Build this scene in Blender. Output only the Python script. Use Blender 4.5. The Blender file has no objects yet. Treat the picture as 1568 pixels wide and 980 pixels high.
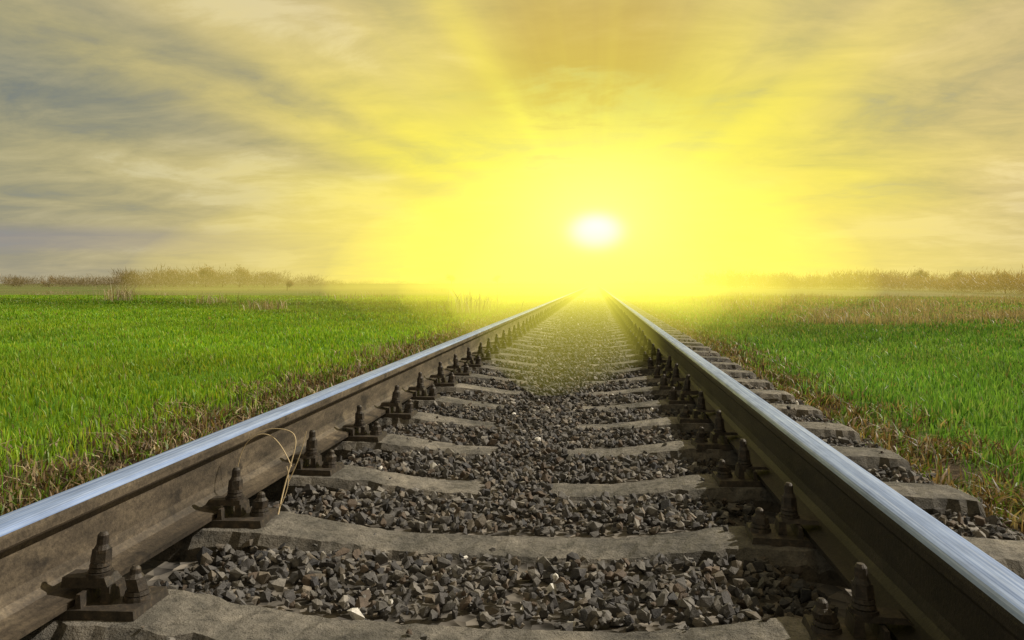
import bpy, bmesh, math, random
import numpy as np
from mathutils import Vector
rng=np.random.default_rng(7); random.seed(7)
scene=bpy.context.scene
scene.view_settings.view_transform='Standard'
scene.view_settings.look='None'
scene.view_settings.exposure=0
col=scene.collection

# ---------------------------------------------------------------- helpers
def link(o,parent=None):
    col.objects.link(o)
    if parent: o.parent=parent
    return o
def np_mesh(name,verts,faces_flat,face_sizes,colors=None,mat=None,parent=None,smooth=False,mat_idx=None,mats=None):
    me=bpy.data.meshes.new(name)
    verts=np.asarray(verts,dtype=np.float32); nf=len(face_sizes)
    me.vertices.add(len(verts)); me.vertices.foreach_set('co',verts.ravel())
    me.loops.add(len(faces_flat)); me.loops.foreach_set('vertex_index',np.asarray(faces_flat,dtype=np.int32))
    me.polygons.add(nf)
    fs=np.asarray(face_sizes,dtype=np.int32)
    st=np.concatenate([[0],np.cumsum(fs)[:-1]]).astype(np.int32)
    me.polygons.foreach_set('loop_start',st)
    if mat_idx is not None: me.polygons.foreach_set('material_index',np.asarray(mat_idx,dtype=np.int32))
    me.update(calc_edges=True)
    me.polygons.foreach_set('use_smooth',np.full(nf,bool(smooth)))
    if colors is not None:
        a=me.color_attributes.new('Col','FLOAT_COLOR','POINT')
        c=np.ones((len(verts),4),dtype=np.float32); c[:,:3]=colors
        a.data.foreach_set('color',c.ravel())
    for m in (mats or [mat]): me.materials.append(m)
    return link(bpy.data.objects.new(name,me),parent)

class NT:
    def __init__(s,tree): s.t=tree; s.n=tree.nodes; s.l=tree.links
    def node(s,ty,**kw):
        n=s.n.new(ty)
        for k,v in kw.items(): setattr(n,k,v)
        return n
    def set(s,inp,v):
        if isinstance(v,bpy.types.NodeSocket): s.l.new(v,inp)
        elif v is not None:
            if hasattr(inp.default_value,'__len__') and not hasattr(v,'__len__'): v=[v]*len(inp.default_value)
            if hasattr(v,'__len__') and len(inp.default_value)==4 and len(v)==3: v=tuple(v)+(1,)
            inp.default_value=v
    def m(s,op,a,b=None,c=None,clamp=False):
        n=s.node('ShaderNodeMath',operation=op,use_clamp=clamp)
        for i,v in enumerate((a,b,c)):
            if v is not None: s.set(n.inputs[i],v)
        return n.outputs[0]
    def mix(s,f,a,b,bt='MIX'):
        n=s.node('ShaderNodeMix',data_type='RGBA',blend_type=bt)
        s.set(n.inputs[0],f); s.set(n.inputs[6],a); s.set(n.inputs[7],b)
        return n.outputs[2]
    def noise(s,vec,scale,detail=4,rough=.55,dist=0,dim='3D'):
        n=s.node('ShaderNodeTexNoise',noise_dimensions=dim)
        if vec is not None: s.set(n.inputs['Vector'],vec)
        n.inputs['Scale'].default_value=scale; n.inputs['Detail'].default_value=detail
        n.inputs['Roughness'].default_value=rough; n.inputs['Distortion'].default_value=dist
        return n.outputs['Fac']
    def ramp(s,f,stops,interp='LINEAR'):
        n=s.node('ShaderNodeValToRGB'); s.set(n.inputs[0],f)
        r=n.color_ramp; r.interpolation=interp
        while len(r.elements)<len(stops): r.elements.new(.5)
        for e,(p,c) in zip(r.elements,stops):
            e.position=p
            if not hasattr(c,'__len__'): c=(c,c,c)
            e.color=tuple(c)+(1,) if len(c)==3 else c
        return n.outputs[0]
    def mr(s,v,a,b,c=0,d=1,it='SMOOTHSTEP'):
        n=s.node('ShaderNodeMapRange',interpolation_type=it)
        for i,x in enumerate((v,a,b,c,d)): s.set(n.inputs[i],x)
        return n.outputs[0]
    def scale(s,vec,sc):
        n=s.node('ShaderNodeMapping'); s.set(n.inputs[0],vec); n.inputs['Scale'].default_value=sc
        return n.outputs[0]
    def bump(s,h,strength=.5,dist=.01,normal=None):
        n=s.node('ShaderNodeBump'); n.inputs['Strength'].default_value=strength
        n.inputs['Distance'].default_value=dist; s.set(n.inputs['Height'],h)
        if normal is not None: s.set(n.inputs['Normal'],normal)
        return n.outputs[0]
def new_mat(name):
    m=bpy.data.materials.new(name); m.use_nodes=True
    t=NT(m.node_tree); b=m.node_tree.nodes['Principled BSDF']
    pos=t.node('ShaderNodeNewGeometry').outputs['Position']
    return m,t,b,pos

# ---------------------------------------------------------------- camera
CX=.229; CZ=.733
cam=bpy.data.cameras.new('camera'); camo=bpy.data.objects.new('camera',cam); link(camo)
cam.lens=36*1206/1568; cam.sensor_width=36; cam.clip_start=.02; cam.clip_end=8000
camo.location=(CX,0,CZ)
camo.rotation_euler=(math.radians(90)-math.atan(56/1206),0,math.atan(128/1206))
scene.camera=camo

# ---------------------------------------------------------------- sun + sky
AZ=math.radians(66); EL=math.radians(41)     # azimuth clockwise from +Y
sd=Vector((math.sin(AZ)*math.cos(EL),math.cos(AZ)*math.cos(EL),math.sin(EL)))
sun=bpy.data.lights.new('sun','SUN'); sun.energy=5.0; sun.angle=math.radians(.6); sun.color=(1,.91,.76)
so=bpy.data.objects.new('sun',sun); link(so); so.rotation_euler=sd.to_track_quat('Z','Y').to_euler()

w=bpy.data.worlds.new('World'); scene.world=w; w.use_nodes=True
t=NT(w.node_tree); bg=w.node_tree.nodes['Background']
sky=t.node('ShaderNodeTexSky',sky_type='NISHITA',sun_disc=False,sun_elevation=EL,sun_rotation=AZ)
D=t.node('ShaderNodeTexCoord').outputs['Generated']
sp=t.node('ShaderNodeSeparateXYZ'); t.set(sp.inputs[0],D)
X,Y,Z=sp.outputs
e=math.atan(77/1206)
fwd=t.m('ADD',t.m('MULTIPLY',Y,math.cos(e)),t.m('MULTIPLY',Z,math.sin(e)))
b=t.m('ADD',t.m('MULTIPLY',Y,-math.sin(e)),t.m('MULTIPLY',Z,math.cos(e)))
r=t.m('SQRT',t.m('MAXIMUM',t.m('SUBTRACT',2.0,t.m('MULTIPLY',fwd,2.0)),0.0))
ang=t.m('DIVIDE',t.m('ARCTAN2',b,X),math.pi)
zz=t.m('ADD',t.m('ABSOLUTE',Z),.15)
cb=t.node('ShaderNodeCombineXYZ'); t.set(cb.inputs[0],t.m('DIVIDE',X,zz)); t.set(cb.inputs[1],t.m('DIVIDE',Y,zz)); t.set(cb.inputs[2],.3)
P=cb.outputs[0]
n1=t.noise(t.scale(P,(.8,.8,1)),.9,8,.56,.25)
n2=t.noise(t.scale(P,(.9,1.3,1)),2.3,8,.64,.4)
nn=t.m('ADD',t.m('MULTIPLY',n1,.62),t.m('MULTIPLY',n2,.38))
cl=t.ramp(nn,[(.40,(.24,.235,.19)),(.45,(.34,.31,.215)),(.50,(.47,.39,.235)),(.55,(.59,.475,.28)),(.60,(.77,.64,.41))])
leftness=t.m('MULTIPLY',t.mr(X,-.10,-.55),t.mr(Z,.40,.22,.40,1))
cl=t.mix(t.m('MULTIPLY',leftness,.9),cl,t.mix(1,cl,(.54,.68,.92),'MULTIPLY'))
low=t.mr(Z,.13,.0)
cl=t.mix(t.m('MULTIPLY',low,.5),cl,(.37,.325,.26))
lowband=t.m('MULTIPLY',t.mr(t.m('ABSOLUTE',t.m('SUBTRACT',Z,t.m('ADD',.040,t.m('MULTIPLY',n2,.016)))),.02,.004),t.mr(X,-.2,-.45))
cl=t.mix(t.m('MULTIPLY',lowband,.7),cl,(.215,.215,.285))
# darker orange cloud straight above the low sun
dk=t.m('MULTIPLY',t.mr(t.m('ABSOLUTE',t.m('ADD',X,.01)),.22,.04),t.mr(t.m('ADD',Z,t.m('MULTIPLY',t.m('SUBTRACT',n2,.5),.35)),.17,.24))
dk=t.m('MULTIPLY',dk,t.mr(Z,.42,.26,.35,1))
cl=t.mix(t.m('MULTIPLY',dk,.9),cl,(.50,.31,.075))
# glow with crepuscular rays
ray=t.ramp(ang,[(0,.5),(.06,.85),(.11,.4),(.15,.5),(.19,1.),(.235,.35),(.31,.6),(.38,.3),(.47,.35),(.5,.2),(.56,.32),(.61,.3),(.655,.6),(.685,1.3),(.72,.4),(.78,.35),(.84,.95),(.865,.5),(.885,1.),(.915,.35),(.955,.8),(1,.5)],'EASE')
cr=t.node('ShaderNodeCombineXYZ'); t.set(cr.inputs[0],t.m('MULTIPLY',ang,24)); t.set(cr.inputs[1],t.m('MULTIPLY',r,.8))
rn=t.noise(cr.outputs[0],1.0,3,.6)
ray=t.m('ADD',t.m('MULTIPLY',ray,.9),t.m('MULTIPLY',t.m('SUBTRACT',rn,.5),.55))
R=t.m('ADD',.23,t.m('MULTIPLY',ray,.22))
re=t.m('SQRT',t.m('ADD',t.m('POWER',t.m('MULTIPLY',X,.80),2.0),t.m('POWER',b,2.0)))
re=t.m('MAXIMUM',re,t.m('MULTIPLY',r,.80))
gl=t.m('EXPONENT',t.m('MULTIPLY',t.m('POWER',t.m('DIVIDE',re,R),1.7),-1.0))
gl=t.m('MULTIPLY',gl,t.m('ADD',.60,t.m('MULTIPLY',n2,.85)),clamp=True)
gl=t.m('MULTIPLY',gl,t.m('SUBTRACT',1.0,t.m('MULTIPLY',dk,.58)))
gcol=t.mix(t.mr(re,.12,.42),(1.08,.92,.05),(1.0,.79,.20))
c=t.mix(gl,cl,gcol)
g2=t.m('EXPONENT',t.m('MULTIPLY',t.m('POWER',t.m('DIVIDE',re,t.m('ADD',.125,t.m('MULTIPLY',ray,.03))),1.8),-1.0))
c=t.mix(g2,c,(1.15,1.10,.14))
el=t.m('SQRT',t.m('ADD',t.m('POWER',t.m('DIVIDE',X,.026),2.0),t.m('POWER',t.m('DIVIDE',b,.0175),2.0)))
halo=t.m('MULTIPLY',t.m('EXPONENT',t.m('MULTIPLY',el,-.36)),t.mr(fwd,0,.5))
c=t.mix(t.m('MULTIPLY',halo,.7),c,(1.3,1.3,.95))
core=t.m('EXPONENT',t.m('MULTIPLY',t.m('POWER',el,3.),-.6))
core=t.m('MULTIPLY',core,t.mr(fwd,0,.5))
c=t.mix(core,c,(2.4,2.4,2.6))
skyc=t.mix(1,sky.outputs[0],(.08,.08,.08),'MULTIPLY')
thin=t.m('MULTIPLY',t.mr(nn,.46,.38),.2)
thin=t.m('MULTIPLY',thin,t.m('SUBTRACT',1,gl))
c=t.mix(thin,c,skyc)
t.set(bg.inputs[0],c); bg.inputs[1].default_value=1.0

# ---------------------------------------------------------------- materials
def attr_color(t): 
    n=t.node('ShaderNodeAttribute'); n.attribute_name='Col'; return n.outputs['Color']
m_stone,t,b,pos=new_mat('crushed_stone')
nz=t.noise(pos,90,4,.7); nz2=t.noise(pos,400,2,.6)
cc=t.mix(1,attr_color(t),t.ramp(nz,[(.3,.6),(.7,1.25)]),'MULTIPLY')
t.set(b.inputs['Base Color'],cc); b.inputs['Roughness'].default_value=.75; b.inputs['Specular IOR Level'].default_value=.35
t.set(b.inputs['Normal'],t.bump(t.m('ADD',nz,nz2),.5,.003))
m_bed,t,b,pos=new_mat('ballast_bed')
v=t.node('ShaderNodeTexVoronoi'); t.set(v.inputs['Vector'],pos); v.inputs['Scale'].default_value=26
nb=t.noise(pos,2.0,5,.6); nc=t.noise(pos,30,5,.7)
cc=t.mix(1,t.ramp(v.outputs['Color'],[(.1,(.035,.031,.028)),(.5,(.10,.089,.075)),(.9,(.20,.175,.145))]),t.ramp(nb,[(.35,.7),(.65,1.15)]),'MULTIPLY')
s=t.node('ShaderNodeSeparateXYZ'); t.set(s.inputs[0],pos)
edge=t.mr(t.m('ABSOLUTE',s.outputs[0]),1.30,1.42)
cc=t.mix(edge,cc,t.ramp(nc,[(.3,(.03,.022,.015)),(.55,(.085,.062,.04)),(.8,(.17,.13,.09))]))
t.set(b.inputs['Base Color'],cc); b.inputs['Roughness'].default_value=.9
t.set(b.inputs['Normal'],t.bump(v.outputs['Distance'],1.,.03))
m_slp,t,b,pos=new_mat('old_concrete')
a=t.noise(pos,4,7,.7); a2=t.noise(pos,38,6,.72); a3=t.noise(pos,220,3,.6)
cc=t.ramp(a,[(.32,(.055,.052,.047)),(.45,(.12,.112,.098)),(.55,(.19,.174,.15)),(.70,(.30,.27,.225))])
cc=t.mix(1,cc,t.ramp(a2,[(.33,.35),(.47,.9),(.62,1.15),(.75,1.5)]),'MULTIPLY')
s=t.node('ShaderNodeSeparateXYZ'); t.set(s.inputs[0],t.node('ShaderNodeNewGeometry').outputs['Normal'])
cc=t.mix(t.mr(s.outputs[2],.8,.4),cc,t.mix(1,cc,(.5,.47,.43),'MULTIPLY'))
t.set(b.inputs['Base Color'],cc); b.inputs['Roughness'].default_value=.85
t.set(b.inputs['Normal'],t.bump(a3,.7,.006,t.bump(a2,1.,.02)))
def rust(name,k):
    m,t,b,pos=new_mat(name)
    a=t.noise(t.scale(pos,(1,.3,1)),16,6,.7); a2=t.noise(pos,110,5,.75)
    cc=t.ramp(a,[(.30,tuple(k*q for q in(.035,.028,.021))),(.5,tuple(k*q for q in(.098,.077,.055))),(.72,tuple(k*q for q in(.20,.16,.11)))])
    cc=t.mix(1,cc,t.ramp(a2,[(.3,.45),(.7,1.3)]),'MULTIPLY')
    dsp=t.noise(t.scale(pos,(1,.8,1.2)),8,5,.6)
    cc=t.mix(t.m('MULTIPLY',t.mr(dsp,.56,.66),.85),cc,(.02,.016,.013))
    s=t.node('ShaderNodeSeparateXYZ'); t.set(s.inputs[0],pos)
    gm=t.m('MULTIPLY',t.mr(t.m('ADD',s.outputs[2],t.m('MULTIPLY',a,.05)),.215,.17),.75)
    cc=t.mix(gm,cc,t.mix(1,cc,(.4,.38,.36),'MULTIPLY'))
    t.set(b.inputs['Base Color'],cc); b.inputs['Roughness'].default_value=.62; b.inputs['Metallic'].default_value=.25
    t.set(b.inputs['Normal'],t.bump(a2,.5,.003)); return m
m_rust=rust('rusty_steel',1.); m_rust2=rust('shade_darkened_steel',.28)  # second steel is darker, painting in the shade on the right rail
m_pol,t,b,pos=new_mat('polished_steel')
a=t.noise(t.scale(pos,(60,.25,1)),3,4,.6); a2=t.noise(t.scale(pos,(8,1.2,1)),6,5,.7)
cc=t.ramp(a,[(.3,(.08,.14,.31)),(.48,(.20,.29,.52)),(.7,(.40,.50,.71))])  # bluish sky reflection put into the base colour
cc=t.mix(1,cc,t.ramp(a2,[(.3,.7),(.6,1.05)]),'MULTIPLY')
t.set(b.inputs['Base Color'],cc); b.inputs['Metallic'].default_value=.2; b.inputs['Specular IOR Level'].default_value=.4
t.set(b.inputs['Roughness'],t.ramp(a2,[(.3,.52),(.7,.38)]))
m_fast,t,b,pos=new_mat('oiled_rusty_iron')
a=t.noise(pos,60,5,.7)
t.set(b.inputs['Base Color'],t.ramp(a,[(.3,(.015,.013,.012)),(.55,(.045,.036,.028)),(.75,(.11,.08,.053))]))
b.inputs['Roughness'].default_value=.6; b.inputs['Metallic'].default_value=.25
t.set(b.inputs['Normal'],t.bump(a,.6,.004))
def veg_mat(name,tr=.35):
    m,t,b,pos=new_mat(name)
    c=attr_color(t)
    b.inputs['Roughness'].default_value=.5; b.inputs['Specular IOR Level'].default_value=.35
    t.set(b.inputs['Base Color'],c)
    tl=t.node('ShaderNodeBsdfTranslucent'); t.set(tl.inputs[0],t.mix(1,c,(1.35,1.2,.5),'MULTIPLY'))
    ms=t.node('ShaderNodeMixShader'); ms.inputs[0].default_value=tr
    t.l.new(b.outputs[0],ms.inputs[1]); t.l.new(tl.outputs[0],ms.inputs[2])
    t.l.new(ms.outputs[0],t.n['Material Output'].inputs[0]); return m
m_grass=veg_mat('grass_blades',.45); m_dry=veg_mat('dry_plants',.25)
m_bark,t,b,pos=new_mat('bark'); t.set(b.inputs['Base Color'],t.ramp(t.noise(pos,6,4),[(.3,(.07,.05,.035)),(.7,(.16,.12,.08))])); b.inputs['Roughness'].default_value=.9
m_gr,t,b,pos=new_mat('field_ground')
s=t.node('ShaderNodeSeparateXYZ'); t.set(s.inputs[0],pos); gx,gy,_=s.outputs
na=t.noise(pos,.12,5,.6); nb=t.noise(pos,1.6,5,.7); nc=t.noise(pos,22,5,.75)
stretch=t.noise(t.scale(pos,(.02,.07,1)),1,5,.6)
green=t.ramp(na,[(.35,(.08,.17,.014)),(.5,(.105,.22,.016)),(.65,(.15,.27,.024))])
olive=t.ramp(stretch,[(.35,(.10,.14,.03)),(.46,(.18,.165,.065)),(.54,(.10,.16,.03)),(.62,(.19,.18,.07)),(.75,(.11,.17,.035))])
dist=t.m('ADD',gy,t.m('MULTIPLY',t.m('SUBTRACT',stretch,.5),50))
cc=t.mix(t.mr(dist,32,50),green,olive)
rightdry=t.m('MULTIPLY',t.mr(gx,3,6),t.mr(t.m('ADD',gy,t.m('MULTIPLY',t.m('SUBTRACT',nb,.5),10)),13,19))
cc=t.mix(t.m('MULTIPLY',rightdry,.6),cc,(.19,.18,.10))
cc=t.mix(1,cc,t.ramp(nc,[(.25,.45),(.6,1.15)]),'MULTIPLY')
ax=t.m('ABSOLUTE',t.m('ADD',gx,.16))
dirt=t.mr(t.m('ADD',ax,t.m('MULTIPLY',t.m('SUBTRACT',nb,.5),.8)),2.15,1.8)
cc=t.mix(dirt,cc,t.ramp(nc,[(.3,(.03,.022,.015)),(.55,(.085,.062,.04)),(.8,(.17,.13,.09))]))
t.set(b.inputs['Base Color'],cc); b.inputs['Roughness'].default_value=.95; b.inputs['Specular IOR Level'].default_value=.1
t.set(b.inputs['Normal'],t.bump(nc,.8,.05))

# ---------------------------------------------------------------- ground sheet
bm=bmesh.new()
xs=[-3000,-800,-200,-60,-20,-8,-4,-2.4,2.4,4,8,20,60,200,800,3000]; ys=[-600,-50,-8,0,8,30,80,200,600,1500,5000]
vv=[[bm.verts.new((x,y,0)) for y in ys] for x in xs]
for i in range(len(xs)-1):
    for j in range(len(ys)-1): bm.faces.new((vv[i][j],vv[i+1][j],vv[i+1][j+1],vv[i][j+1]))
me=bpy.data.meshes.new('grass_field_ground'); bm.to_mesh(me); bm.free(); me.materials.append(m_gr)
link(bpy.data.objects.new('grass_field_ground',me))

# ---------------------------------------------------------------- track
SP=.543; S0=1.37; KMIN=-4; KMAX=230
sly=np.array([S0+SP*k for k in range(KMIN,KMAX)])
def sl_top(x):
    return np.interp(np.abs(x),[0,.28,.46,.58,.98,1.05,1.35],[.084,.087,.110,.126,.126,.118,.108])
def lf(x,y,s,seed=0):
    return (np.sin(x*s*1.7+seed)+np.sin(y*s*1.3+seed*2.1+np.sin(x*s))+np.sin((x+y)*s*.9+seed*.7)+np.sin((x-y)*s*2.1+seed*3))/4
def hb(x,y):
    ax=np.abs(x)
    base=np.interp(ax,[0,.22,.45,.62,.8,1.0,1.3,1.42,1.6,2.0],[.097,.096,.102,.100,.074,.082,.080,.045,-.01,-.08])
    near=np.clip((3.0-y)/1.8,0,1)
    base=base-near*.006*(ax<.3)
    ph=((y-S0)/SP)%1.0; mid=1-np.abs(ph-.5)*2
    return base+ .008*lf(x,y,3.)+.007*lf(x,y,9.,2)-.005*mid*(ax<1.35)
track=bpy.data.objects.new('railway_track',None); link(track)
half=[(.075,0),(.075,.011),(.05,.016),(.028,.022),(.014,.034),(.0095,.055),(.009,.09),(.0095,.118),(.014,.130),(.033,.140),(.0365,.145),(.0372,.160),(.0365,.168),(.034,.1735),(.0305,.1765),(.025,.1785),(.015,.1797),(0,.18)]
prof=half+[(-x,z) for x,z in reversed(half[:-1])]
ysr=np.concatenate([np.arange(-3,20,.5),np.arange(20,200,10),[200,400,800,1400]])
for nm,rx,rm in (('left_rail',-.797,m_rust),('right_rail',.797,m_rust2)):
    n=len(prof); V=[]
    for y in ysr:
        wv=.0012*math.sin(y*.7+rx)
        for px,pz in prof: V.append((rx+px+wv,y,.141+pz))
    F=[];MI=[]
    for i in range(len(ysr)-1):
        for j in range(n):
            k=(j+1)%n
            F+= [i*n+j,i*n+k,(i+1)*n+k,(i+1)*n+j]
            p=(prof[j][1]+prof[k][1])/2; MI.append(1 if (p>.170 and j!=n-1) else 0)
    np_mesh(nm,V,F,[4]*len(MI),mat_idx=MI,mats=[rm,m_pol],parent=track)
V=[];F=[];FS=[]
for yi,y in enumerate(sly):
    ns=110 if y<14 else 18
    xs=np.linspace(-1.35,1.35,ns)
    if ns==18: xs=np.array([-1.35,-1.2,-1.05,-.98,-.58,-.46,-.28,-.1,0,.1,.28,.46,.58,.98,1.05,1.2,1.3,1.35])
    dy=random.uniform(-.012,.012) if yi>KMIN*-1+1 else 0; base=len(V); rot=random.uniform(-.006,.006)
    chip=0; big=0
    for i,x in enumerate(xs):
        zt=float(sl_top(x)); en=.012 if i in(0,len(xs)-1) else 0
        hw=.086+.012*(abs(x)>.5); j=lambda a:random.gauss(0,a) if ns>20 else 0
        chip=chip*.65+j(.006); big=big*.5
        if ns>20 and random.random()<.06: big=random.uniform(.008,.022)
        cy=y+dy+rot*x
        ch=.012+abs(chip)*1.6+big
        ring=[(-.15,-.12),(-hw-.010+chip*.5,zt-ch-.012-en),(-hw+.008+abs(chip)*1.2+big+j(.002),zt-.003-en),(-hw*.4,zt+j(.0022)-en),(hw*.4,zt+j(.0022)-en),(hw-.006+j(.003),zt-.003-en),(hw+.010,zt-ch-.012-en),(.15,-.12)]
        for ry,rz in ring: V.append((x,cy+ry+(en if ry<0 else -en),rz))
    m=8
    for i in range(len(xs)-1):
        for j in range(m-1):
            F+=[base+i*m+j,base+(i+1)*m+j,base+(i+1)*m+j+1,base+i*m+j+1]; FS.append(4)
    F+=[base+j for j in range(m)]; FS.append(m)
    F+=[base+(len(xs)-1)*m+j for j in reversed(range(m))]; FS.append(m)
np_mesh('concrete_sleepers',V,F,FS,mat=m_slp,parent=track)
def fast_template(detail=True):
    bm=bmesh.new()
    def box(x0,x1,y0,y1,z0,z1,tap=0):
        vs=[bm.verts.new(p) for p in [(x0,y0,z0),(x1,y0,z0),(x1,y1,z0),(x0,y1,z0),(x0+tap,y0+tap,z1),(x1-tap,y0+tap,z1),(x1-tap,y1-tap,z1),(x0+tap,y1-tap,z1)]]
        for f in [(3,2,1,0),(4,5,6,7),(0,1,5,4),(1,2,6,5),(2,3,7,6),(3,0,4,7)]: bm.faces.new([vs[i] for i in f])
    def cyl(cx,cy,z0,z1,r0,r1=None,n=10,rot=0):
        r1=r0 if r1 is None else r1; r0*=.86; r1*=.86
        a=[bm.verts.new((cx+r0*math.cos(rot+2*math.pi*i/n),cy+r0*math.sin(rot+2*math.pi*i/n),z0)) for i in range(n)]
        c=[bm.verts.new((cx+r1*math.cos(rot+2*math.pi*i/n),cy+r1*math.sin(rot+2*math.pi*i/n),z1)) for i in range(n)]
        for i in range(n): bm.faces.new((a[i],a[(i+1)%n],c[(i+1)%n],c[i]))
        bm.faces.new(c); bm.faces.new(list(reversed(a)))
    box(.0,.200,-.064,.064,.118,.1405,.004)
    box(.083,.096,-.054,.054,.1405,.166,.003)
    box(.040,.130,-.026,.026,.168,.184,.005)
    box(.116,.135,-.028,.028,.1405,.171,.002)
    if detail:
        cyl(.104,0,.182,.190,.027,n=14); cyl(.104,0,.192,.199,.0235,.0215,n=14); cyl(.104,0,.201,.208,.0225,.0205,n=14)
        cyl(.104,0,.2085,.232,.0215,.0195,n=6,rot=.4); cyl(.104,0,.232,.241,.0175,.0125,n=12); cyl(.104,0,.241,.258,.0125,.0118,n=12); cyl(.104,0,.258,.264,.0118,.007,n=12)
        cyl(.172,0,.1405,.149,.030,.028,n=14); cyl(.172,0,.151,.158,.026,.024,n=14); cyl(.172,0,.159,.180,.0235,.022,n=6,rot=.1); cyl(.172,0,.180,.187,.019,.013,n=12); cyl(.172,0,.187,.196,.0125,.011,n=12); cyl(.172,0,.196,.201,.011,.006,n=12)
    else:
        cyl(.104,0,.184,.232,.022,n=6); cyl(.104,0,.232,.26,.012,n=5); cyl(.172,0,.14,.18,.024,n=6); cyl(.172,0,.18,.198,.012,n=5)
    bm.verts.index_update(); vs=np.array([v.co[:] for v in bm.verts])
    fl=[];fs=[]
    for f in bm.faces:
        fl+=[v.index for v in f.verts]; fs.append(len(f.verts))
    bm.free(); return vs,np.array(fl),fs
TD=fast_template(True); TL=fast_template(False)
V=[];F=[];FS=[];off=0
for y in sly:
    if y>90 or y<.3: continue
    for rx in(-.797,.797):
        for sgn in(1,-1):
            vs,fl,fs=TD if y<12 else TL
            v=vs.copy(); a=random.uniform(-.10,.10)
            jx,jy,jz=random.uniform(-.006,.006),random.uniform(-.010,.010),random.uniform(-.001,.002)
            lx,ly=random.uniform(-.12,.12),random.uniform(-.12,.12)
            up=v[:,2]>.175; dz=(v[:,2]-.16)*up
            yy=v[:,1]*math.cos(a)+(v[:,0]-.1)*math.sin(a)+ly*dz; xx=v[:,0]-v[:,1]*math.sin(a)*.6+lx*dz
            v=np.stack([rx+sgn*(xx+jx*up),y+yy+jy*up*0.6,v[:,2]+jz+up*random.uniform(-.010,.004)],1)
            V.append(v)
            if sgn<0:
                i=0; f2=[]
                for q in fs: f2+=list(fl[i:i+q][::-1]); i+=q
                F.append(np.array(f2)+off)
            else: F.append(fl+off)
            FS+=fs; off+=len(v)
np_mesh('rail_fasteners',np.concatenate(V),np.concatenate(F),FS,mat=m_fast,parent=track)

# ---------------------------------------------------------------- ballast bed + stones
gx=np.linspace(-2.0,2.0,81); gy=np.concatenate([np.arange(-2,8,.05),np.arange(8,30,.25),np.arange(30,200,8),[200,500,1400]])
GX,GY=np.meshgrid(gx,gy); GZ=hb(GX,GY)-.022
V=np.stack([GX.ravel(),GY.ravel(),GZ.ravel()],1); nx=len(gx); ny=len(gy)
I,J=np.meshgrid(np.arange(nx-1),np.arange(ny-1)); q=(J*nx+I).ravel()
F=np.stack([q,q+1,q+nx+1,q+nx],1).ravel()
np_mesh('ballast_bed',V,F,[4]*len(q),mat=m_bed,smooth=True)
temps=[]
for k in range(14):
    bm=bmesh.new()
    for i in range(random.choice([9,11,13])):
        v=Vector((random.gauss(0,1),random.gauss(0,1),random.gauss(0,1))).normalized()*random.uniform(.8,1.05)
        bm.verts.new((v.x*random.uniform(.85,1.1),v.y*.8,v.z*.62))
    r_=bmesh.ops.convex_hull(bm,input=bm.verts)
    bmesh.ops.delete(bm,geom=[v for v in bm.verts if not v.link_faces],context='VERTS')
    bmesh.ops.triangulate(bm,faces=bm.faces); bm.verts.index_update()
    temps.append((np.array([v.co[:] for v in bm.verts]),np.array([[v.index for v in f.verts] for f in bm.faces]))); bm.free()
def stones(name,x,y,z,s,colr):
    n=len(x); q=rng.normal(size=(n,4)); q[:,1:3]*=.6; q/=np.linalg.norm(q,axis=1,keepdims=True)
    w_,a_,b_,c_=q.T
    Rm=np.stack([1-2*(b_*b_+c_*c_),2*(a_*b_-w_*c_),2*(a_*c_+w_*b_),2*(a_*b_+w_*c_),1-2*(a_*a_+c_*c_),2*(b_*c_-w_*a_),2*(a_*c_-w_*b_),2*(b_*c_+w_*a_),1-2*(a_*a_+b_*b_)],1).reshape(n,3,3)
    tid=rng.integers(0,len(temps),n); V=[];F=[];C=[];off=0
    for k,(tv,tf) in enumerate(temps):
        idx=np.where(tid==k)[0]
        if len(idx)==0: continue
        v=np.einsum('nij,vj->nvi',Rm[idx],tv)*s[idx,None,None]
        v+=np.stack([x[idx],y[idx],z[idx]],1)[:,None,:]
        V.append(v.reshape(-1,3)); nv=len(tv)
        F.append((tf[None]+(np.arange(len(idx))*nv)[:,None,None]+off).ravel())
        C.append(np.repeat(colr[idx],nv,axis=0)); off+=len(idx)*nv
    F=np.concatenate(F)
    return np_mesh(name,np.concatenate(V),F,[3]*(len(F)//3),colors=np.concatenate(C),mat=m_stone)
def gen(y0,y1,dens,smin,smax,layer):
    A=3.2*(y1-y0); n=int(A*dens)
    x=rng.uniform(-1.6,1.6,n); y=rng.uniform(y0,y1,n)
    s=smin+(smax-smin)*rng.power(.8,n)**1.6
    z=hb(x,y)+rng.uniform(-.014,.008,n)*(1 if layer==0 else .6)
    ph=((y-S0)/SP+.5)%1.0-.5; dys=np.abs(ph*SP)
    on=(dys<.092+.024*rng.random(n))&(np.abs(x)<1.37)
    top=sl_top(x)
    centre=np.abs(x+.02+.05*lf(x*0,y,4.))<(.10+.10*np.clip((y-2.3)/1.5,0,1))*(y>2.2)
    keep=(~on)|centre|(rng.random(n)<.014)
    s=np.where(on&~centre,s*.6,s)
    z=np.where(on,np.maximum(z,top+s*.3),z)
    z=np.where(~on&(np.abs(x)<.6),np.minimum(z,top+.010),z)
    for rx in(-.797,.797): keep&=~(np.abs(x-rx)<.10)
    k2=((np.abs(np.abs(x)-.797)<.23)&(dys<.1)); keep&=~k2
    keep&=(np.abs(x)<1.34+.07*rng.normal(size=n))
    return x[keep],y[keep],z[keep],s[keep]
parts=[gen(.5,4,2500,.008,.024,0),gen(.5,4,220,.018,.029,1),gen(4,8,1500,.010,.026,0),gen(8,16,700,.015,.032,0),gen(16,34,280,.022,.04,0)]
x,y,z,s=[np.concatenate([p[i] for p in parts]) for i in range(4)]
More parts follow.
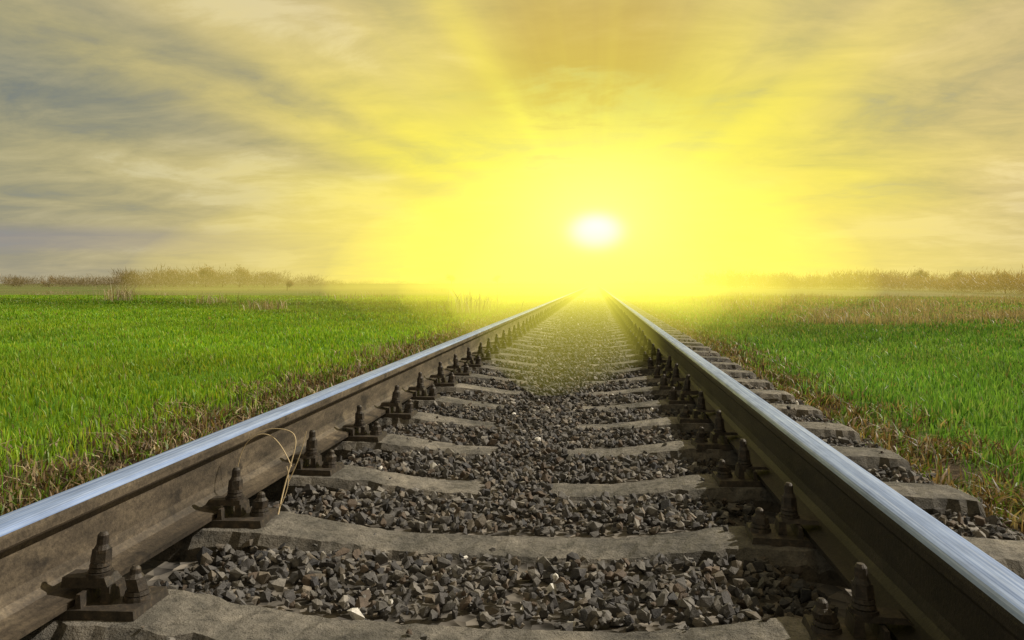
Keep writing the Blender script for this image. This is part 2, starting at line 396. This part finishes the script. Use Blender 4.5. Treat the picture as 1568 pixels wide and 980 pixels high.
n=len(x)
pal=np.array([(.090,.086,.085),(.125,.118,.111),(.064,.061,.062),(.145,.124,.10),(.105,.080,.062),(.20,.186,.168),(.045,.045,.050)])
C=pal[rng.choice(7,n,p=[.26,.2,.18,.12,.09,.08,.07])]*rng.uniform(.72,1.28,(n,1))
rail_shade=np.clip(1-np.abs(np.abs(x)-.72)/.22,0,1)*np.where(x>0,.7,.4); C*=(1-rail_shade)[:,None]  # stones darken towards the rails; right side paints in the rail's shadow
wh=rng.random(n)<.007; C[wh]=(.62,.6,.56)
stones('gravel_ballast',x,y,z,s,C)

# ---------------------------------------------------------------- grass
def blades(name,x,y,h,wd,colr,mat,lean=.35,z0=None):
    n=len(x); th=rng.uniform(0,2*np.pi,n); ph=rng.uniform(0,2*np.pi,n)
    L=np.abs(rng.normal(0,lean,n))*h
    dx=np.cos(ph)*L; dy=np.sin(ph)*L; wx=np.cos(th)*wd/2; wy=np.sin(th)*wd/2
    z0=np.zeros(n) if z0 is None else z0
    P0=np.stack([x,y,z0],1)
    Wv=np.stack([wx,wy,np.zeros(n)],1)
    M=P0+np.stack([dx*.3,dy*.3,h*.55],1); T=P0+np.stack([dx,dy,h*(1-.15*(L/h))],1)
    V=np.stack([P0-Wv*.7,P0+Wv*.7,M+Wv,M-Wv,T],1).reshape(-1,3)
    b0=np.arange(n)*5
    F=np.stack([b0,b0+1,b0+2,b0+3,b0+3,b0+2,b0+4],1).ravel()
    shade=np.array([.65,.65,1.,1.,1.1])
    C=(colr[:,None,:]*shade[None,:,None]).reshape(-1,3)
    return np_mesh(name,V,F,np.tile([4,3],n),colors=C,mat=mat,smooth=True)
def field(y0,y1,dens,h0,h1,wd):
    xl=-(.86*y1+1.5); xr=.68*y1+1.5
    n=int((xr-xl)*(y1-y0)*dens); x=rng.uniform(xl,xr,n); y=rng.uniform(y0,y1,n)
    eL=-2.0+.2*lf(x*0,y,2.,1)+.1*lf(x*0,y,7.,1)+.15*rng.normal(size=n); eR=1.78+.14*lf(x*0,y,2.3,4)+.09*lf(x*0,y,8.3,4)+.12*rng.normal(size=n)
    vis=((x<eL)&(x>-(.86*y+1.2)))|((x>eR)&(x<.68*y+1.2))
    x=x[vis];y=y[vis];n=len(x)
    patch=lf(x,y,.9,3)*.5+lf(x,y,2.7,5)*.5
    thin=rng.random(n)<(.76+.6*patch); x=x[thin];y=y[thin];patch=patch[thin];n=len(x)
    h=rng.uniform(h0,h1,n)*(1+.45*patch+.25*lf(x,y,11,2))
    return x,y,h,np.full(n,wd)*rng.uniform(.7,1.3,n)
fp=[field(1.2,4,2600,.035,.085,.0058),field(4,8,1900,.04,.08,.0075),field(8,14,800,.04,.08,.011),field(14,24,280,.045,.085,.02),field(24,44,75,.05,.09,.04)]
x,y,h,wd=[np.concatenate([p[i] for p in fp]) for i in range(4)]
n=len(x); gp=np.array([(.16,.33,.02),(.21,.38,.026),(.26,.41,.034),(.09,.23,.016),(.36,.43,.07)])
C=gp[rng.choice(5,n,p=[.3,.28,.2,.13,.09])]*rng.uniform(.78,1.22,(n,1))
C*=(1+.26*lf(x,y,.35,8)+.20*lf(x,y,1.7,1))[:,None]
yel=np.clip(lf(x,y,.6,11),0,1)[:,None]*.35; C=C*(1-yel)+C*np.array([1.45,1.05,1.2])*yel
rt=(x>0); C[rt]*=np.array([.58,.68,2.0])
dark=np.exp(-((y-24+.15*x)/6)**2)*(x<0); C*=(1-.5*dark)[:,None]  # cloud shade across the left field, painted into the blade colours
dry=(rng.random(n)<.03+.35*np.clip((y-11)/8,0,1)*((x>2))); C[dry]=np.array([.28,.235,.14])*rng.uniform(.7,1.2,(dry.sum(),1))
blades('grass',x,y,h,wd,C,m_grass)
def verge(n,xc,xs_,ymax):
    y=1.2+(ymax-1.2)*rng.random(n)**1.8; x=xc+rng.normal(0,xs_,n); return x,y
xl,yl=verge(54000,-1.85,.23,34); xr,yr=verge(56000,1.62,.19,34)
x=np.concatenate([xl,xr]);y=np.concatenate([yl,yr]); ok=(x<-1.42)|(x>1.37); x=x[ok];y=y[ok];n=len(x)
cl_=lf(x,y,6.,6)+.4*lf(x,y,15.,2); ok=rng.random(n)<(.5+.9*cl_); x=x[ok];y=y[ok];n=len(x)
h=rng.uniform(.02,.080,n)*(1+.5*lf(x,y,13,3)); wd=rng.uniform(.003,.009,n)*(1+y*.07)
tall=rng.random(n)<.02; h[tall]*=2.; wd[tall]*=.5
vp=np.array([(.22,.155,.09),(.34,.26,.16),(.09,.06,.04),(.08,.13,.02),(.13,.23,.025),(.46,.39,.24)])
C=vp[rng.choice(6,n,p=[.24,.18,.20,.13,.18,.07])]*rng.uniform(.7,1.2,(n,1))
z0=np.clip(hb(x,y)-.024,0,None)
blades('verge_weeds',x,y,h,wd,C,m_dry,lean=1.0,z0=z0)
X_=[];Y_=[];H_=[];W_=[]
def clump(cx,cy,r,n,h,wv):
    X_.append(cx+rng.normal(0,r,n)); Y_.append(cy+rng.normal(0,r*1.4,n)); H_.append(rng.uniform(.4,1,n)*h); W_.append(np.full(n,wv))
for i in range(110):
    cy=rng.uniform(14,20); cx=CX+cy*rng.uniform(.26,.66); clump(cx,cy,.25,50,rng.uniform(.12,.32),.011)
for i in range(80):
    cy=rng.uniform(20,42); cx=CX+cy*rng.uniform(.14,.7); clump(cx,cy,.5,50,rng.uniform(.2,.42),.02)
for i in range(30):
    cy=rng.uniform(26,80); cx=CX-cy*rng.uniform(.05,.8); clump(cx,cy,.5,36,rng.uniform(.15,.4),.022)
clump(-8.6,20.5,.28,120,.42,.018); clump(-13.3,26.5,.35,60,.55,.02); clump(-19.5,31,.3,140,.95,.02); clump(-1.85,7.6,.15,80,.2,.006); clump(-2.6,18,.3,120,.7,.01)
x,y,h,wd=map(np.concatenate,(X_,Y_,H_,W_)); n=len(x)
C=np.array([(.44,.36,.25)])*rng.uniform(.5,1.2,(n,1))
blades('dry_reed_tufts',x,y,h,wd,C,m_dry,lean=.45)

# ---------------------------------------------------------------- distant shrubs
def shrubs(name,lst,base):
    V=[];C=[]
    for cx,cy,hh,ww,n in lst:
        u=rng.normal(size=(n,3)); u/=np.linalg.norm(u,axis=1,keepdims=True); rr=rng.random(n)**.45
        lob=1+.25*np.sin(u[:,0]*5+cx)+.2*np.sin(u[:,2]*7+cy)
        p=u*rr[:,None]*lob[:,None]*np.array([ww/2,ww/2,hh*.42])+np.array([cx,cy,hh*.42]); p[:,2]=np.abs(p[:,2])
        d=(p-np.array([cx,cy,0])); d/=np.linalg.norm(d,axis=1,keepdims=True); d+=rng.normal(0,.6,(n,3))
        ln=hh*rng.uniform(.07,.18,n)[:,None]; wd=hh*.014
        a=rng.uniform(0,6.28,n); wv=np.stack([np.cos(a),np.sin(a),0*a],1)*wd
        V.append(np.stack([p-wv,p+wv,p+d*ln],1).reshape(-1,3))
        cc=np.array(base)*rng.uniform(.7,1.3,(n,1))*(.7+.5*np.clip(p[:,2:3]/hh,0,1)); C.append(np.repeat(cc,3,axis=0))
    V=np.concatenate(V)
    np_mesh(name,V,np.arange(len(V)),[3]*(len(V)//3),colors=np.concatenate(C),mat=m_dry)
def at(px,dist): return CX+(px-912)/1206*dist
def hpx(p,d): return (.733+p/1206*d)/.98
L=[]
for i in range(250):
    px=rng.uniform(-60,520); dd=rng.uniform(110,200)
    hh=hpx(rng.uniform(3,17)+(12 if 150<px<420 and rng.random()<.5 else 0),dd)
    L.append((at(px,dd),dd,hh,hh*rng.uniform(1.2,2.3),240))
for i in range(120):
    px=rng.uniform(480,900); dd=rng.uniform(200,330); hh=hpx(rng.uniform(1,8),dd); L.append((at(px,dd),dd,hh,hh*2.6,130))
shrubs('distant_shrubs',L,(.23,.185,.11))
L=[]
for i in range(380):
    u=rng.random(); px=1060+u*600; dd=150-114*u**.7+rng.uniform(-3,20)
    hh=hpx(rng.uniform(3,21)+3*math.sin(px*.03),dd); L.append((at(px,dd),dd,hh,hh*rng.uniform(1.,2.2),260))
for i in range(80):
    px=rng.uniform(930,1120); dd=rng.uniform(180,320); hh=hpx(rng.uniform(0,7),dd); L.append((at(px,dd),dd,hh,hh*3,120))
shrubs('distant_scrub_belt',L,(.33,.235,.115))
def tree(name,px,dd,H,seed):
    rd=random.Random(seed); par=bpy.data.objects.new(name,None); link(par); par.location=(at(px,dd),dd,0)
    V=[];F=[];FS=[];tips=[]
    def seg(a,b,r0,r1):
        ax=(b-a).normalized(); o=ax.orthogonal().normalized(); p=ax.cross(o); k=len(V); n=5
        for c,r in((a,r0),(b,r1)):
            for i in range(n):
                q=2*math.pi*i/n; V.append(tuple(c+o*math.cos(q)*r+p*math.sin(q)*r))
        for i in range(n): F.extend([k+i,k+(i+1)%n,k+n+(i+1)%n,k+n+i]); FS.append(4)
    def grow(a,d,ln,r,lv):
        b=a+d*ln; seg(a,b,r,r*.68)
        if lv==0: tips.append(b); return
        for i in range(rd.choice([3,4])):
            nd=(d+Vector((rd.gauss(0,.6),rd.gauss(0,.6),rd.gauss(.1,.3)))).normalized()
            grow(a+d*ln*rd.uniform(.5,1),nd,ln*rd.uniform(.6,.82),r*.6,lv-1)
    grow(Vector((0,0,0)),Vector((rd.gauss(0,.05),0,1)).normalized(),H*.25,H*.022,4)
    np_mesh('trunk_and_limbs',V,F,FS,mat=m_bark,parent=par)
    T=np.array([t_[:] for t_ in tips]); T=np.repeat(T,9,axis=0); n=len(T); T=T+rng.normal(0,H*.05,(n,3))
    d=rng.normal(0,1,(n,3)); d[:,2]+=.4; d/=np.linalg.norm(d,axis=1,keepdims=True); wv=rng.normal(0,1,(n,3))*H*.006
    P=np.stack([T-wv,T+wv,T+d*H*rng.uniform(.04,.1,(n,1))],1).reshape(-1,3)
    cc=np.repeat(np.array([(.34,.26,.13)])*rng.uniform(.6,1.3,(n,1)),3,axis=0)
    np_mesh('twigs_and_buds',P,np.arange(len(P)),[3]*(len(P)//3),colors=cc,mat=m_dry,parent=par)
for i,(px,dd,H) in enumerate([(290,150,6.0),(346,145,6.2),(388,150,5.6),(236,160,5.6),(270,152,4.8),(318,155,5.0),(690,210,5.0),(762,230,4.6),(170,155,4.2),(205,150,4.0),(20,150,3.8),(1378,95,3.4),(1440,80,2.9),(1120,140,3.6),(1500,60,2.2),(425,75,1.7)]):
    tree('bare_tree',px,dd,H,i+3)
m_w,t,b,pos=new_mat('ditch_water'); b.inputs['Base Color'].default_value=(.02,.025,.02,1); b.inputs['Roughness'].default_value=.35; b.inputs['Specular IOR Level'].default_value=.15
bm=bmesh.new(); vs=[]
for i in range(28):
    a=2*math.pi*i/28; rr=1+.25*math.sin(3*a)+.12*math.sin(7*a+1)
    vs.append(bm.verts.new((-25+7*rr*math.cos(a),33+.9*rr*math.sin(a),.004)))
bm.faces.new(vs); me=bpy.data.meshes.new('ditch_water'); bm.to_mesh(me); bm.free(); me.materials.append(m_w); link(bpy.data.objects.new('ditch_water',me))

def curve(name,strands,mat,parent=None):
    cu=bpy.data.curves.new(name,'CURVE'); cu.dimensions='3D'; cu.bevel_depth=1; cu.bevel_resolution=1
    for pts in strands:
        s_=cu.splines.new('NURBS'); s_.points.add(len(pts)-1); s_.use_endpoint_u=True; s_.order_u=3
        for p,(x_,y_,z_,r_) in zip(s_.points,pts): p.co=(x_,y_,z_,1); p.radius=r_
    cu.materials.append(mat); return link(bpy.data.objects.new(name,cu),parent)
m_st,t,b,pos=new_mat('straw'); b.inputs['Base Color'].default_value=(.55,.44,.27,1); b.inputs['Roughness'].default_value=.7
curve('dry_grass_stalk',[
 [(-.60,1.95,.09,.0022),(-.60,2.0,.17,.002),(-.585,2.03,.25,.0018),(-.575,2.05,.31,.0015),(-.60,2.06,.335,.0013),(-.68,2.07,.335,.001),(-.73,2.07,.30,.0008)],
 [(-.585,2.03,.24,.0016),(-.62,2.05,.30,.0014),(-.68,2.06,.33,.0012),(-.745,2.06,.28,.001),(-.75,2.05,.2,.0008)],
 [(-.59,2.02,.2,.0014),(-.56,2.03,.26,.0012),(-.545,2.04,.335,.0009)],
 [(-.60,1.98,.14,.0012),(-.57,2.0,.2,.001),(-.59,2.01,.245,.0009)]],m_st)

# ---------------------------------------------------------------- self-lit haze volumes added over the line to paint in the sun's glow
def haze(name,y0,ym,y1,rx_,rz_,em_,ab_,colr,parent):
    m=bpy.data.materials.new(name); m.use_nodes=True; nt=m.node_tree; nt.nodes.clear()
    o_=nt.nodes.new('ShaderNodeOutputMaterial'); ab=nt.nodes.new('ShaderNodeVolumeAbsorption'); em=nt.nodes.new('ShaderNodeEmission'); ad=nt.nodes.new('ShaderNodeAddShader')
    ab.inputs['Color'].default_value=(0,0,0,1); ab.inputs['Density'].default_value=ab_
    em.inputs['Color'].default_value=(*colr,1); em.inputs['Strength'].default_value=em_
    nt.links.new(ab.outputs[0],ad.inputs[0]); nt.links.new(em.outputs[0],ad.inputs[1]); nt.links.new(ad.outputs[0],o_.inputs['Volume'])
    bm=bmesh.new(); n=64
    a=bm.verts.new((0,y0,.3)); z_=bm.verts.new((0,y1,.3))
    ring=[bm.verts.new((rx_*math.cos(2*math.pi*i/n),ym,.3+rz_*math.sin(2*math.pi*i/n))) for i in range(n)]
    for i in range(n):
        bm.faces.new((a,ring[(i+1)%n],ring[i])); bm.faces.new((z_,ring[i],ring[(i+1)%n]))
    bmesh.ops.recalc_face_normals(bm,faces=bm.faces)
    me=bpy.data.meshes.new(name); bm.to_mesh(me); bm.free(); me.materials.append(m); link(bpy.data.objects.new(name,me),parent)
hz=bpy.data.objects.new('self_lit_haze',None); link(hz)
for i,(y0,ym,y1,rx_,rz_,em_,ab_,cc_) in enumerate([
  (5,75,280,48,12,.0042,.0034,(1,.80,.16)),
  (4,48,180,17,7.5,.0100,.0060,(1,.86,.08)),
  (3.4,30,120,7.5,4.2,.0170,.0080,(1,.90,.08)),
  (3,20,80,3.6,2.4,.0260,.0100,(1,.93,.12))]):
    haze('self_lit_layer_%d'%(i+1),y0,ym,y1,rx_,rz_,em_,ab_,cc_,hz)
